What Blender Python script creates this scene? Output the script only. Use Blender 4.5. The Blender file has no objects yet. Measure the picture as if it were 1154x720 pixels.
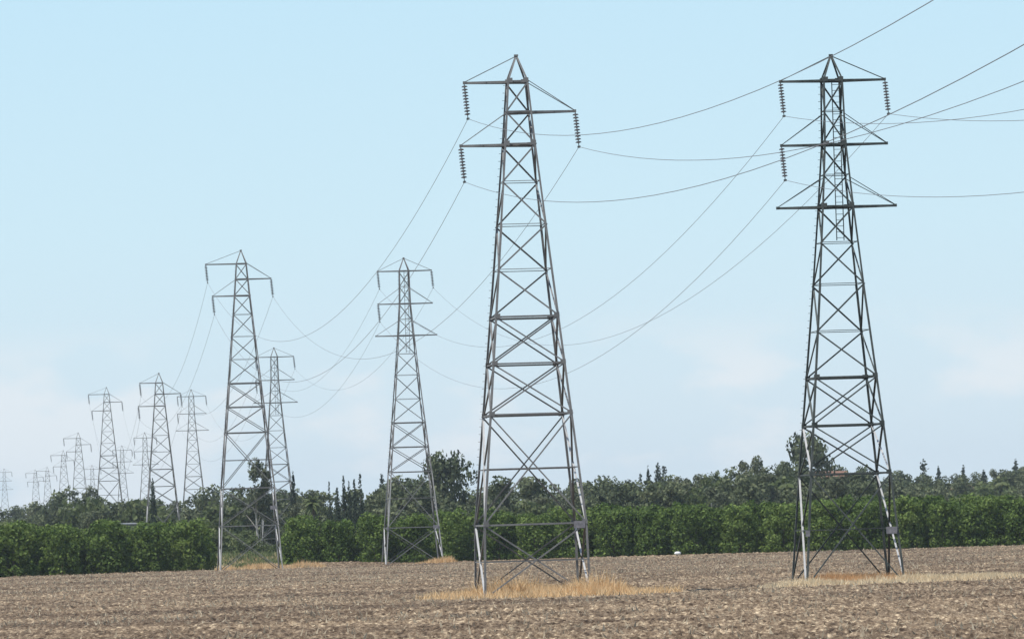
import bpy, math, random
import numpy as np
from mathutils import Vector, Matrix

R = math.radians
rng = np.random.default_rng(7)
random.seed(7)
scene = bpy.context.scene
col = scene.collection

# ------------------------------------------------------------------ camera, sky, sun, exposure
CAMH, F_PX, HOR = 3.5, 6300.0, 597.0
ROLL = 1.75
cam_d = bpy.data.cameras.new('camera')
cam = bpy.data.objects.new('camera', cam_d)
col.objects.link(cam)
cam_d.sensor_width = 36.0
cam_d.lens = F_PX / 1154 * 36.0
cam_d.clip_start = 0.5
cam_d.clip_end = 20000
cam.location = (0, 0, CAMH)
pitch = math.atan((HOR - 360) / F_PX)
cam.rotation_euler = (Matrix.Rotation(R(90) + pitch, 3, 'X') @ Matrix.Rotation(R(-ROLL), 3, 'Z')).to_euler()
scene.camera = cam

SUN_EL, SUN_AZ = 64.0, 236.0          # azimuth clockwise from +Y (the view direction): from the left, a little behind
sd = Vector((math.sin(R(SUN_AZ)) * math.cos(R(SUN_EL)), math.cos(R(SUN_AZ)) * math.cos(R(SUN_EL)), math.sin(R(SUN_EL))))
sun_d = bpy.data.lights.new('sun', 'SUN')
sun_d.energy = 4.6
sun_d.angle = R(0.5)
sun_d.color = (1.0, 0.955, 0.88)
sun = bpy.data.objects.new('sun', sun_d)
sun.rotation_euler = sd.to_track_quat('Z', 'Y').to_euler()
sun.location = (0, 0, 200)
col.objects.link(sun)

world = bpy.data.worlds.new("World")
scene.world = world
world.use_nodes = True
wn, wl = world.node_tree.nodes, world.node_tree.links
wn.clear()
w_out = wn.new('ShaderNodeOutputWorld')
bg = wn.new('ShaderNodeBackground')
bg.inputs['Strength'].default_value = 0.12
sky = wn.new('ShaderNodeTexSky')
sky.sky_type = 'NISHITA'
sky.sun_disc = False
sky.sun_elevation = R(SUN_EL)
sky.sun_rotation = R(SUN_AZ)
sky.altitude = 50
sky.air_density = 1.0
sky.dust_density = 0.3
sky.ozone_density = 1.6
tc = wn.new('ShaderNodeTexCoord')
# faint low cumulus banks: noise over the direction of view, kept to the lowest degrees of the sky
mp = wn.new('ShaderNodeMapping')
mp.inputs['Scale'].default_value = (30, 30, 66)
mp.inputs['Location'].default_value = (3.1, 0.4, 0.25)
wl.new(tc.outputs['Generated'], mp.inputs['Vector'])
nz = wn.new('ShaderNodeTexNoise')
nz.inputs['Scale'].default_value = 1.0
nz.inputs['Detail'].default_value = 8
nz.inputs['Roughness'].default_value = 0.52
wl.new(mp.outputs['Vector'], nz.inputs['Vector'])
cr = wn.new('ShaderNodeMapRange')
cr.interpolation_type = 'SMOOTHSTEP'
cr.inputs['From Min'].default_value = 0.46
cr.inputs['From Max'].default_value = 0.62
sx = wn.new('ShaderNodeSeparateXYZ')
wl.new(tc.outputs['Generated'], sx.inputs['Vector'])
lw = wn.new('ShaderNodeMapRange')          # the bank is thicker toward the left
lw.inputs['From Min'].default_value = -0.035
lw.inputs['From Max'].default_value = -0.085
lw.inputs['To Max'].default_value = 0.10
wl.new(sx.outputs['X'], lw.inputs['Value'])
la_ = wn.new('ShaderNodeMath')
wl.new(nz.outputs['Fac'], la_.inputs[0]); wl.new(lw.outputs['Result'], la_.inputs[1])
wl.new(la_.outputs[0], cr.inputs['Value'])
ev = wn.new('ShaderNodeMapRange')
ev.interpolation_type = 'SMOOTHSTEP'
ev.inputs['From Min'].default_value = 0.041
ev.inputs['From Max'].default_value = 0.025
wl.new(sx.outputs['Z'], ev.inputs['Value'])
cm = wn.new('ShaderNodeMath')
cm.operation = 'MULTIPLY'
wl.new(cr.outputs['Result'], cm.inputs[0])
wl.new(ev.outputs['Result'], cm.inputs[1])
cm2 = wn.new('ShaderNodeMath')
cm2.operation = 'MULTIPLY'
cm2.inputs[1].default_value = 0.85
wl.new(cm.outputs[0], cm2.inputs[0])
# the hazy lowest band of a summer sky, pale at the horizon and clear light blue above, blending into the Sky Texture higher up
lowr = wn.new('ShaderNodeValToRGB')
el_ = lowr.color_ramp.elements
while len(el_) < 4: el_.new(0.5)
SKYK = 1.0
for e_, (p_, c_) in zip(el_, ((0.0, (0.680, 0.800, 0.890)), (0.22, (0.680, 0.825, 0.910)), (0.55, (0.630, 0.842, 0.948)), (1.0, (0.560, 0.810, 0.962)))):
    e_.position = p_
    e_.color = (*[k_ * SKYK for k_ in c_], 1)
zr = wn.new('ShaderNodeMapRange')
zr.inputs['From Min'].default_value = 0.0
zr.inputs['From Max'].default_value = 0.10
wl.new(sx.outputs['Z'], zr.inputs['Value'])
wl.new(zr.outputs['Result'], lowr.inputs['Fac'])
sc_ = wn.new('ShaderNodeVectorMath')
sc_.operation = 'SCALE'
sc_.inputs['Scale'].default_value = 7.0
wl.new(lowr.outputs['Color'], sc_.inputs[0])
zf_ = wn.new('ShaderNodeMapRange')
zf_.interpolation_type = 'SMOOTHSTEP'
zf_.inputs['From Min'].default_value = 0.13
zf_.inputs['From Max'].default_value = 0.40
wl.new(sx.outputs['Z'], zf_.inputs['Value'])
tint = wn.new('ShaderNodeMix')
tint.data_type = 'RGBA'
wl.new(zf_.outputs['Result'], tint.inputs['Factor'])
wl.new(sc_.outputs['Vector'], tint.inputs['A'])
wl.new(sky.outputs['Color'], tint.inputs['B'])
mixc = wn.new('ShaderNodeMix')
mixc.data_type = 'RGBA'
wl.new(cm2.outputs[0], mixc.inputs['Factor'])
wl.new(tint.outputs['Result'], mixc.inputs['A'])
mixc.inputs['B'].default_value = (5.75, 6.2, 6.5, 1)
wl.new(mixc.outputs['Result'], bg.inputs['Color'])
wl.new(bg.outputs['Background'], w_out.inputs['Surface'])

scene.view_settings.view_transform = 'Standard'
scene.view_settings.look = 'None'
scene.view_settings.gamma = 1.0
scene.view_settings.exposure = 0.25
scene.view_settings.use_curve_mapping = False
scene.render.engine = 'CYCLES'
scene.cycles.volume_step_rate = 4.0
scene.cycles.volume_bounces = 0
scene.cycles.max_bounces = 5
scene.cycles.diffuse_bounces = 2
scene.cycles.transparent_max_bounces = 4

# ------------------------------------------------------------------ helpers
def tag(o, label=None, cat=None, group=None, kind=None):
    if label: o['label'] = label
    if cat: o['category'] = cat
    if group: o['group'] = group
    if kind: o['kind'] = kind
    return o

def link(name, me, mat=None, parent=None):
    o = bpy.data.objects.new(name, me)
    col.objects.link(o)
    if mat is not None and me is not None and not me.materials:
        me.materials.append(mat)
    if parent is not None: o.parent = parent
    return o

def empty(name, loc, rz=0.0):
    o = bpy.data.objects.new(name, None)
    o.empty_display_size = 0.5
    o.location = loc
    o.rotation_euler = (0, 0, rz)
    col.objects.link(o)
    return o

def copy_tree(o, parent=None):
    c = o.copy()
    col.objects.link(c)
    c.parent = parent
    for ch in [x for x in kids.get(o.name, [])]:
        copy_tree(ch, c)
    return c
kids = {}
def snapshot(root):
    kids[root.name] = list(root.children)
    for ch in root.children: snapshot(ch)

def np_mesh(name, verts, faces, attrs=None, smooth=False):
    """verts (n,3), faces (m,k) all with k corners; attrs {name: per-face floats}"""
    verts = np.asarray(verts, dtype=np.float32)
    faces = np.asarray(faces, dtype=np.int32)
    me = bpy.data.meshes.new(name)
    m, k = faces.shape
    me.vertices.add(len(verts))
    me.vertices.foreach_set('co', verts.ravel())
    me.loops.add(m * k)
    me.loops.foreach_set('vertex_index', faces.ravel())
    me.polygons.add(m)
    me.polygons.foreach_set('loop_start', np.arange(0, m * k, k, dtype=np.int32))
    me.polygons.foreach_set('loop_total', np.full(m, k, dtype=np.int32))
    if smooth:
        me.polygons.foreach_set('use_smooth', np.ones(m, dtype=bool))
    me.update(calc_edges=True)
    me.validate()
    if attrs:
        for an, av in attrs.items():
            a = me.attributes.new(an, 'FLOAT', 'FACE')
            a.data.foreach_set('value', np.asarray(av, dtype=np.float32))
    return me

def hash2(i, j, seed):
    h = (i.astype(np.int64) * 374761393 + j.astype(np.int64) * 668265263 + seed * 974634777) & 0xFFFFFFFF
    h = ((h ^ (h >> 13)) * 1274126177) & 0xFFFFFFFF
    h = (h ^ (h >> 16)) & 0xFFFFFF
    return h / float(0xFFFFFF)

def vnoise(x, y, seed):
    i, j = np.floor(x), np.floor(y)
    fx, fy = x - i, y - j
    fx = fx * fx * (3 - 2 * fx)
    fy = fy * fy * (3 - 2 * fy)
    i = i.astype(np.int64); j = j.astype(np.int64)
    a, b = hash2(i, j, seed), hash2(i + 1, j, seed)
    c, d = hash2(i, j + 1, seed), hash2(i + 1, j + 1, seed)
    return (a * (1 - fx) + b * fx) * (1 - fy) + (c * (1 - fx) + d * fx) * fy

def sstep(a, b, x):
    t = np.clip((x - a) / (b - a), 0, 1)
    return t * t * (3 - 2 * t)

def gz(x, y):
    """height of the land"""
    x = np.asarray(x, dtype=float); y = np.asarray(y, dtype=float)
    z = 0.10 * np.sin(x * 0.035 + 1.0) * np.sin(y * 0.021)
    z = z * sstep(200, 260, y) * (1 - sstep(560, 600, y))
    z = z + 11.0 * sstep(30, 190, x) * sstep(1000, 1700, y)      # the rise on the right
    z = z + 2.0 * sstep(1100, 1900, y) * sstep(-140, 20, x)
    z = z + 1.3 * np.exp(-((y - 694) / 9.0) ** 2) * sstep(-50, -40, x) * (1 - sstep(-26, -20, x))   # bank across the orchard gap
    z = z - 0.32 * np.exp(-(((x - 0.7) / 13.0) ** 2 + ((y - 308) / 16.0) ** 2)) - 0.24 * np.exp(-(((x - 19) / 14.0) ** 2 + ((y - 320) / 16.0) ** 2))
    return z

def gzf(x, y): return float(gz(x, y))

def at(px, py, Y):
    """a photograph pixel (1154 px wide) at depth Y -> world X, Z"""
    s = math.sin(R(ROLL))
    xp = px - (py - 360) * s
    yp = py + (px - 577) * s
    return (xp - 577) / F_PX * Y, CAMH + (HOR - yp) / F_PX * Y

# ------------------------------------------------------------------ materials
def new_mat(name):
    m = bpy.data.materials.new(name)
    m.use_nodes = True
    nt = m.node_tree
    b = nt.nodes['Principled BSDF']
    return m, nt.nodes, nt.links, b

def ramp(nodes, stops):
    r = nodes.new('ShaderNodeValToRGB')
    e = r.color_ramp.elements
    while len(e) < len(stops): e.new(0.5)
    for el, (p, c) in zip(e, stops):
        el.position = p
        el.color = (*c, 1)
    return r

def noise(nodes, links, scale, detail=4, rough=0.6, coord='Object', vec=None, sc3=None):
    n = nodes.new('ShaderNodeTexNoise')
    n.inputs['Scale'].default_value = scale
    n.inputs['Detail'].default_value = detail
    n.inputs['Roughness'].default_value = rough
    t = nodes.new('ShaderNodeTexCoord')
    src = t.outputs[coord]
    if sc3:
        mpn = nodes.new('ShaderNodeMapping')
        mpn.inputs['Scale'].default_value = sc3
        links.new(src, mpn.inputs['Vector'])
        src = mpn.outputs['Vector']
    links.new(src, n.inputs['Vector'])
    return n

def steel(name, c0, c1, rust):
    m, n, l, b = new_mat(name)
    a = noise(n, l, 1.3, 5, 0.65)
    r = ramp(n, [(0.3, c0), (0.62, c1), (0.8, rust)])
    l.new(a.outputs['Fac'], r.inputs['Fac'])
    l.new(r.outputs['Color'], b.inputs['Base Color'])
    b.inputs['Roughness'].default_value = 0.6
    b.inputs['Specular IOR Level'].default_value = 0.25
    return m

M = {}
M['steel'] = steel('galvanised_steel', (0.130, 0.130, 0.128), (0.205, 0.203, 0.198), (0.10, 0.08, 0.066))
M['sunlit_steel'] = steel('sunlit_brace_steel', (0.33, 0.33, 0.326), (0.43, 0.426, 0.418), (0.23, 0.20, 0.175))  # lit copy of the pylon steel: sunlight on side braces put into the colour
M['pale_steel'] = steel('pale_leg_steel', (0.26, 0.26, 0.257), (0.36, 0.357, 0.35), (0.20, 0.175, 0.155))  # paler steel tone for the lowest leg sections of tall pylons
M['dark_steel'] = steel('dark_weathered_steel', (0.032, 0.042, 0.039), (0.085, 0.096, 0.09), (0.05, 0.038, 0.03))

m, n, l, b = new_mat('porcelain')
b.inputs['Base Color'].default_value = (0.055, 0.05, 0.052, 1)
b.inputs['Roughness'].default_value = 0.25
M['porcelain'] = m
m, n, l, b = new_mat('conductor_metal')
b.inputs['Base Color'].default_value = (0.19, 0.19, 0.20, 1)
b.inputs['Metallic'].default_value = 0.3
b.inputs['Roughness'].default_value = 0.5
M['wire'] = m
m, n, l, b = new_mat('plate_metal')
a = noise(n, l, 6, 3, 0.6)
r = ramp(n, [(0.35, (0.15, 0.145, 0.155)), (0.7, (0.25, 0.24, 0.255))])
l.new(a.outputs['Fac'], r.inputs['Fac']); l.new(r.outputs['Color'], b.inputs['Base Color'])
b.inputs['Roughness'].default_value = 0.5
M['plate'] = m

def leaf_mat(name, dark, light, pale, trans=0.33):
    m, n, l, b = new_mat(name)
    a = n.new('ShaderNodeAttribute')
    a.attribute_name = 'tint'
    oi = n.new('ShaderNodeObjectInfo')
    r = ramp(n, [(0.0, dark), (0.55, light), (1.0, pale)])
    ad = n.new('ShaderNodeMath'); ad.operation = 'MULTIPLY_ADD'
    l.new(oi.outputs['Random'], ad.inputs[0])
    ad.inputs[1].default_value = 0.36
    l.new(a.outputs['Fac'], ad.inputs[2])
    sb = n.new('ShaderNodeMath'); sb.operation = 'SUBTRACT'
    l.new(ad.outputs[0], sb.inputs[0]); sb.inputs[1].default_value = 0.18
    l.new(sb.outputs[0], r.inputs['Fac'])
    l.new(r.outputs['Color'], b.inputs['Base Color'])
    b.inputs['Roughness'].default_value = 0.6
    b.inputs['Specular IOR Level'].default_value = 0.10
    tr = n.new('ShaderNodeBsdfTranslucent')
    l.new(r.outputs['Color'], tr.inputs['Color'])
    mx = n.new('ShaderNodeMixShader')
    mx.inputs['Fac'].default_value = trans
    l.new(b.outputs['BSDF'], mx.inputs[1]); l.new(tr.outputs['BSDF'], mx.inputs[2])
    l.new(mx.outputs['Shader'], n['Material Output'].inputs['Surface'])
    return m

M['orchard_leaf'] = leaf_mat('orchard_leaf', (0.048, 0.083, 0.019), (0.122, 0.182, 0.041), (0.215, 0.275, 0.078))
M['tree_leaf'] = leaf_mat('tree_leaf', (0.046, 0.062, 0.032), (0.104, 0.125, 0.063), (0.19, 0.205, 0.11), 0.18)
M['euc_leaf'] = leaf_mat('eucalyptus_leaf', (0.058, 0.073, 0.042), (0.118, 0.134, 0.078), (0.20, 0.205, 0.13), 0.18)
M['dark_leaf'] = leaf_mat('conifer_leaf', (0.020, 0.032, 0.022), (0.036, 0.052, 0.034), (0.060, 0.078, 0.050), 0.08)
M['shrub_leaf'] = leaf_mat('shrub_leaf', (0.066, 0.092, 0.034), (0.118, 0.146, 0.058), (0.19, 0.21, 0.10))

def straw_mat(name, a, b_, c):
    m, n, l, b = new_mat(name)
    at_ = n.new('ShaderNodeAttribute'); at_.attribute_name = 'tint'
    r = ramp(n, [(0.0, a), (0.5, b_), (1.0, c)])
    l.new(at_.outputs['Fac'], r.inputs['Fac'])
    l.new(r.outputs['Color'], b.inputs['Base Color'])
    b.inputs['Roughness'].default_value = 0.8
    b.inputs['Specular IOR Level'].default_value = 0.2
    tr = n.new('ShaderNodeBsdfTranslucent')
    l.new(r.outputs['Color'], tr.inputs['Color'])
    mx = n.new('ShaderNodeMixShader'); mx.inputs['Fac'].default_value = 0.42
    l.new(b.outputs['BSDF'], mx.inputs[1]); l.new(tr.outputs['BSDF'], mx.inputs[2])
    l.new(mx.outputs['Shader'], n['Material Output'].inputs['Surface'])
    return m
M['straw'] = straw_mat('dry_grass', (0.60, 0.40, 0.195), (0.79, 0.56, 0.31), (0.86, 0.69, 0.44))
M['pale_straw'] = straw_mat('pale_dry_grass', (0.62, 0.47, 0.28), (0.76, 0.62, 0.41), (0.84, 0.73, 0.53))
M['rust_straw'] = straw_mat('rusty_dry_grass', (0.52, 0.27, 0.12), (0.68, 0.41, 0.20), (0.74, 0.52, 0.29))
M['stubble'] = straw_mat('stubble_straw', (0.22, 0.17, 0.12), (0.42, 0.35, 0.25), (0.60, 0.52, 0.38))
M['weed'] = straw_mat('green_weed', (0.10, 0.14, 0.05), (0.17, 0.21, 0.085), (0.36, 0.33, 0.17))

def bark(name, c0, c1):
    m, n, l, b = new_mat(name)
    a = noise(n, l, 2.0, 5, 0.7)
    r = ramp(n, [(0.35, c0), (0.65, c1)])
    l.new(a.outputs['Fac'], r.inputs['Fac']); l.new(r.outputs['Color'], b.inputs['Base Color'])
    b.inputs['Roughness'].default_value = 0.9
    return m
M['bark'] = bark('bark', (0.07, 0.055, 0.042), (0.14, 0.115, 0.09))
M['pale_bark'] = bark('pale_bark', (0.26, 0.24, 0.21), (0.46, 0.43, 0.39))

# ploughed soil: dark earth, paler dry crust, scattered straw; broad bands where it was worked
m, n, l, b = new_mat('ploughed_soil')
a1 = noise(n, l, 4.2, 5, 0.70, sc3=(1.0, 0.26, 1.0))
r1 = ramp(n, [(0.37, (0.052, 0.037, 0.025)), (0.47, (0.142, 0.106, 0.073)), (0.56, (0.236, 0.184, 0.129)), (0.68, (0.54, 0.447, 0.317))])
l.new(a1.outputs['Fac'], r1.inputs['Fac'])
a2 = noise(n, l, 0.06, 5, 0.65, sc3=(0.7, 1.2, 1))
r2 = ramp(n, [(0.40, (0.60, 0.56, 0.53)), (0.60, (1.15, 1.11, 1.04))])
l.new(a2.outputs['Fac'], r2.inputs['Fac'])
mm = n.new('ShaderNodeMix'); mm.data_type = 'RGBA'; mm.blend_type = 'MULTIPLY'
mm.inputs['Factor'].default_value = 1.0
l.new(r1.outputs['Color'], mm.inputs['A']); l.new(r2.outputs['Color'], mm.inputs['B'])
l.new(mm.outputs['Result'], b.inputs['Base Color'])
b.inputs['Roughness'].default_value = 0.95
b.inputs['Specular IOR Level'].default_value = 0.1
M['soil'] = m

m, n, l, b = new_mat('rough_land')
a1 = noise(n, l, 0.08, 8, 0.65)
r1 = ramp(n, [(0.30, (0.07, 0.085, 0.035)), (0.48, (0.13, 0.135, 0.06)), (0.62, (0.25, 0.21, 0.125)), (0.75, (0.36, 0.29, 0.18))])
l.new(a1.outputs['Fac'], r1.inputs['Fac']); l.new(r1.outputs['Color'], b.inputs['Base Color'])
b.inputs['Roughness'].default_value = 0.95
M['land'] = m

# ------------------------------------------------------------------ ground
def grid(name, xs, ys, zf, mat):
    X, Y = np.meshgrid(xs, ys)
    Z = zf(X, Y)
    nx, ny = len(xs), len(ys)
    v = np.stack([X, Y, Z], -1).reshape(-1, 3)
    idx = np.arange(nx * ny).reshape(ny, nx)
    f = np.stack([idx[:-1, :-1], idx[:-1, 1:], idx[1:, 1:], idx[1:, :-1]], -1).reshape(-1, 4)
    return np_mesh(name, v, f, smooth=True)

xs = np.concatenate([np.linspace(-2600, -220, 30), np.linspace(-200, 260, 93), np.linspace(300, 2600, 30)])
ys = np.concatenate([np.linspace(-120, 120, 20), np.linspace(125, 660, 108), np.linspace(670, 2200, 120), np.linspace(2300, 6200, 30)])
ground = link('ground', grid('ground', xs, ys, lambda X, Y: gz(X, Y) - 0.30 * (sstep(125, 132, Y) * (1 - sstep(636, 642, Y)) * sstep(-112, -108, X) * (1 - sstep(98, 102, X))) - 0.02, M['land']), M['land'])
tag(ground, kind='structure')

def clods(X, Y):
    wx = X + 0.5 * vnoise(X * 1.1, Y * 0.7, 31)
    a = vnoise(wx * 3.1, Y * 1.7, 1)
    b_ = vnoise(wx * 6.6, Y * 3.4, 2)
    c = vnoise(X * 1.2, Y * 0.9, 3)
    rows = 0.5 + 0.5 * np.sin(Y * 2.1 + 2.0 * vnoise(X * 0.1, Y * 0.2, 9))
    patch = 0.55 + 0.75 * vnoise(X * 0.05, Y * 0.09, 5)
    e = vnoise(X * 11.0 + 3, Y * 5.0, 4)
    h = 0.10 * np.maximum(a - 0.45, 0) / 0.55 + 0.10 * np.maximum(b_ - 0.40, 0) / 0.60 + 0.06 * e + 0.10 * c + 0.03 * rows
    return h * patch

def edge(X):
    """depth at which the worked field stops"""
    return np.where(X < -34, 617 + (X + 36) * 0.95, 633 - 0.35 * np.clip(X + 8, 0, 45)) + 1.4 * vnoise(X * 0.25, X * 0.0 + 3.3, 21)

def fieldz(X, Y):
    e = edge(X)
    drop = sstep(0, 1.6, Y - e) * 0.45
    berm = 0.30 * np.exp(-((Y - (e - 2.0)) / 2.2) ** 2) * (0.3 + 0.7 * np.exp(-((X + 21) / 6.0) ** 2) * 2.0)
    return gz(X, Y) - 0.08 + clods(X, Y) + berm - drop

def field_mesh():
    parts = []
    off = 0
    V, Fs = [], []
    for (x0, x1, dx, y0, y1, dy) in ((-34, 34, 0.075, 132, 262, 0.22), (-44, 44, 0.11, 262, 400, 0.36), (-105, 85, 0.20, 400, 640, 0.5)):
        xs_ = np.arange(x0, x1 + dx, dx)
        ys_ = np.append(np.arange(y0, y1, dy), y1)
        X, Y = np.meshgrid(xs_, ys_)
        Z = fieldz(X, Y)
        nx, ny = len(xs_), len(ys_)
        V.append(np.stack([X, Y, Z], -1).reshape(-1, 3))
        idx = off + np.arange(nx * ny).reshape(ny, nx)
        Fs.append(np.stack([idx[:-1, :-1], idx[:-1, 1:], idx[1:, 1:], idx[1:, :-1]], -1).reshape(-1, 4))
        off += nx * ny
    # coarse wings beside the finely worked strips
    for (x0, x1, y0, y1) in ((-105, -34, 132, 262), (34, 85, 132, 262), (-105, -44, 262, 400), (44, 85, 262, 400)):
        xs_ = np.linspace(x0, x1, 140); ys_ = np.linspace(y0, y1, 140)
        X, Y = np.meshgrid(xs_, ys_)
        V.append(np.stack([X, Y, fieldz(X, Y)], -1).reshape(-1, 3))
        idx = off + np.arange(140 * 140).reshape(140, 140)
        Fs.append(np.stack([idx[:-1, :-1], idx[:-1, 1:], idx[1:, 1:], idx[1:, :-1]], -1).reshape(-1, 4))
        off += 140 * 140
    return np_mesh('ploughed_field', np.concatenate(V), np.concatenate(Fs), smooth=False)
field = link('ploughed_field', field_mesh(), M['soil'])
tag(field, kind='structure')

# ------------------------------------------------------------------ blades (grass, straw)
def blades(name, pts, h, w, lean, mat, seed, flat=False):
    """triangular blades rooted at pts; h: per-blade heights"""
    g = np.random.default_rng(seed)
    n_ = len(pts)
    az = g.uniform(0, 2 * np.pi, n_)
    wv = np.stack([np.cos(az), np.sin(az), np.zeros(n_)], -1) * (w * g.uniform(0.6, 1.4, n_))[:, None]
    la = g.uniform(0, 2 * np.pi, n_)
    ln = lean * g.uniform(0.2, 1.0, n_)
    tip = np.stack([np.cos(la) * np.sin(ln), np.sin(la) * np.sin(ln), np.cos(ln)], -1) * h[:, None]
    v = np.empty((n_, 3, 3))
    v[:, 0] = pts - wv; v[:, 1] = pts + wv; v[:, 2] = pts + tip
    f = np.arange(n_ * 3).reshape(-1, 3)
    tint_ = np.clip(g.normal(0.5, 0.22, n_), 0, 1)
    return np_mesh(name, v.reshape(-1, 3), f, {'tint': tint_})

def patch_pts(g, n_, cx, cy, rx, ry, falloff=1.0):
    a = g.uniform(0, 2 * np.pi, n_)
    r_ = g.uniform(0, 1, n_) ** 0.5 * falloff
    x, y = cx + rx * r_ * np.cos(a), cy + ry * r_ * np.sin(a)
    return x, y, r_

# stubble and straw lying over the soil
g = np.random.default_rng(11)
N = 120000
Y = np.sqrt(g.uniform(133 ** 2, 620 ** 2, N))
X = Y * g.uniform(-0.118, 0.118, N)
keep = (Y < edge(X) - 1.0) & (g.uniform(0, 1, N) < np.clip(1.6 * vnoise(X * 0.06, Y * 0.10, 44) ** 2 * (vnoise(X * 1.1, Y * 0.5, 45) > 0.5) + 0.08, 0, 1))
X, Y = X[keep], Y[keep]
P = np.stack([X, Y, fieldz(X, Y) - 0.01], -1)
st = link('straw_stubble', blades('straw_stubble', P, g.uniform(0.14, 0.36, len(X)), 0.05, 1.40, None, 12), M['stubble'])
tag(st, 'pale straw and stubble strewn over the brown ploughed field', 'stubble', kind='stuff')

# ------------------------------------------------------------------ steel sections
class MB:
    def __init__(self): self.v = []; self.f = []
    def angle(self, p, q, u, v, w, t):
        """L section from p to q; flanges along u and v"""
        p, q = Vector(p), Vector(q)
        a = (q - p).normalized()
        u = Vector(u); u = (u - a * u.dot(a)).normalized()
        v = Vector(v); v = v - a * v.dot(a); v = (v - u * v.dot(u)).normalized()
        prof = [(0, 0), (w, 0), (w, t), (t, t), (t, w), (0, w)]
        base = len(self.v)
        for e in (p, q):
            for (x, y) in prof: self.v.append(e + u * x + v * y)
        flip = u.cross(v).dot(a) < 0
        for i in range(6):
            j = (i + 1) % 6
            f = (base + i, base + j, base + 6 + j, base + 6 + i)
            self.f.append(f[::-1] if flip else f)
        c0 = tuple(base + i for i in range(6)); c1 = tuple(base + 6 + i for i in range(6))
        self.f.append(c0 if flip else c0[::-1]); self.f.append(c1[::-1] if flip else c1)
    def tube(self, pts, r, k=6, caps=True):
        base = len(self.v)
        pts = [Vector(p) for p in pts]
        rs = r if isinstance(r, (list, tuple)) else [r] * len(pts)
        for i, p in enumerate(pts):
            a = (pts[min(i + 1, len(pts) - 1)] - pts[max(i - 1, 0)]).normalized()
            ref = Vector((0, 0, 1)) if abs(a.z) < 0.9 else Vector((1, 0, 0))
            u = a.cross(ref).normalized(); w = a.cross(u)
            for j in range(k):
                t = 2 * math.pi * j / k
                self.v.append(p + u * (math.cos(t) * rs[i]) + w * (math.sin(t) * rs[i]))
        for i in range(len(pts) - 1):
            for j in range(k):
                b0 = base + i * k; j2 = (j + 1) % k
                self.f.append((b0 + j, b0 + k + j, b0 + k + j2, b0 + j2))
        if caps:
            self.f.append(tuple(base + j for j in range(k)))
            b1 = base + (len(pts) - 1) * k
            self.f.append(tuple(b1 + j for j in reversed(range(k))))
    def box(self, c, s, m=None):
        base = len(self.v)
        for dz in (-1, 1):
            for (dx, dy) in ((-1, -1), (1, -1), (1, 1), (-1, 1)):
                p = Vector((dx * s[0] / 2, dy * s[1] / 2, dz * s[2] / 2))
                if m: p = m @ p
                self.v.append(Vector(c) + p)
        for f in ((3, 2, 1, 0), (4, 5, 6, 7), (0, 1, 5, 4), (1, 2, 6, 5), (2, 3, 7, 6), (3, 0, 4, 7)):
            self.f.append(tuple(base + i for i in f))
    def lathe(self, o, axis, prof, k=10):
        """prof: list of (distance along axis, radius)"""
        axis = Vector(axis).normalized()
        o = Vector(o)
        ref = Vector((1, 0, 0)) if abs(axis.x) < 0.9 else Vector((0, 1, 0))
        u = axis.cross(ref).normalized(); w = axis.cross(u)
        base = len(self.v)
        for (d, r_) in prof:
            for j in range(k):
                t = 2 * math.pi * j / k
                self.v.append(o + axis * d + u * (math.cos(t) * r_) + w * (math.sin(t) * r_))
        for i in range(len(prof) - 1):
            for j in range(k):
                j2 = (j + 1) % k; b0 = base + i * k
                self.f.append((b0 + j, b0 + j2, b0 + k + j2, b0 + k + j))
    def build(self, name, mat, parent=None):
        me = bpy.data.meshes.new(name)
        me.from_pydata([tuple(p) for p in self.v], [], self.f)
        me.update()
        return link(name, me, mat, parent)

# ------------------------------------------------------------------ pylons
KINDS = {
 # width table (z, face width); zig: node heights of the single zigzag part; xp: panels with full X bracing; hz: horizontal members (z, size)
 'three_arm': dict(apex=29.8, body=28.4,
    wid=[(0, 5.95), (3.84, 5.72), (9.9, 4.58), (15.3, 3.55), (20.4, 2.58), (24.9, 1.74), (28.4, 1.16)],
    zig=[15.3, 17.9, 20.4, 22.8, 24.9, 26.7, 28.4], xp=[(12.7, 15.3), (9.9, 12.7), (3.84, 9.9), (0.0, 3.84)],
    hz=[(15.3, .13), (12.7, .11), (9.9, .12), (6.9, .07), (3.84, .12), (1.8, .07), (17.9, .05), (20.4, .05), (22.8, .05), (24.9, .12), (26.7, .09), (28.4, .12)],
    arms=[(28.4, -1, 2.95, 29.8, True, 1), (26.7, 1, 3.2, 28.4, True, 1), (24.9, -1, 3.25, 26.6, True, 1)], ladder=None, plate=3.8, ext=5.1),
 'six_arm': dict(apex=30.4, body=29.0,
    wid=[(0, 5.88), (6.3, 4.68), (11.85, 3.63), (17.2, 2.62), (21.7, 1.85), (25.3, 1.30), (29.0, 1.16)],
    zig=[11.85, 14.5, 17.2, 19.6, 21.7, 23.5, 25.3, 27.2, 29.0], xp=[(9.1, 11.85), (6.3, 9.1), (0.0, 6.3)],
    hz=[(11.85, .13), (9.1, .12), (6.3, .12), (3.1, .06), (14.5, .05), (17.2, .05), (19.6, .05), (21.7, .12), (23.5, .05), (25.3, .12), (27.2, .05), (29.0, .12)],
    arms=[(29.0, -1, 3.0, 30.4, True, 1), (29.0, 1, 3.1, 30.4, True, 1), (25.3, -1, 3.05, 27.0, True, 1), (25.3, 1, 3.1, 27.0, False, 1),
          (21.7, -1, 3.4, 23.3, False, 1), (21.7, 1, 3.5, 23.3, False, 1)], ladder=(19.7, 28.9), plate=3.05, ext=4.1),
}
INS_LEN = 2.05
INS_TILT = 0.08

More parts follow.
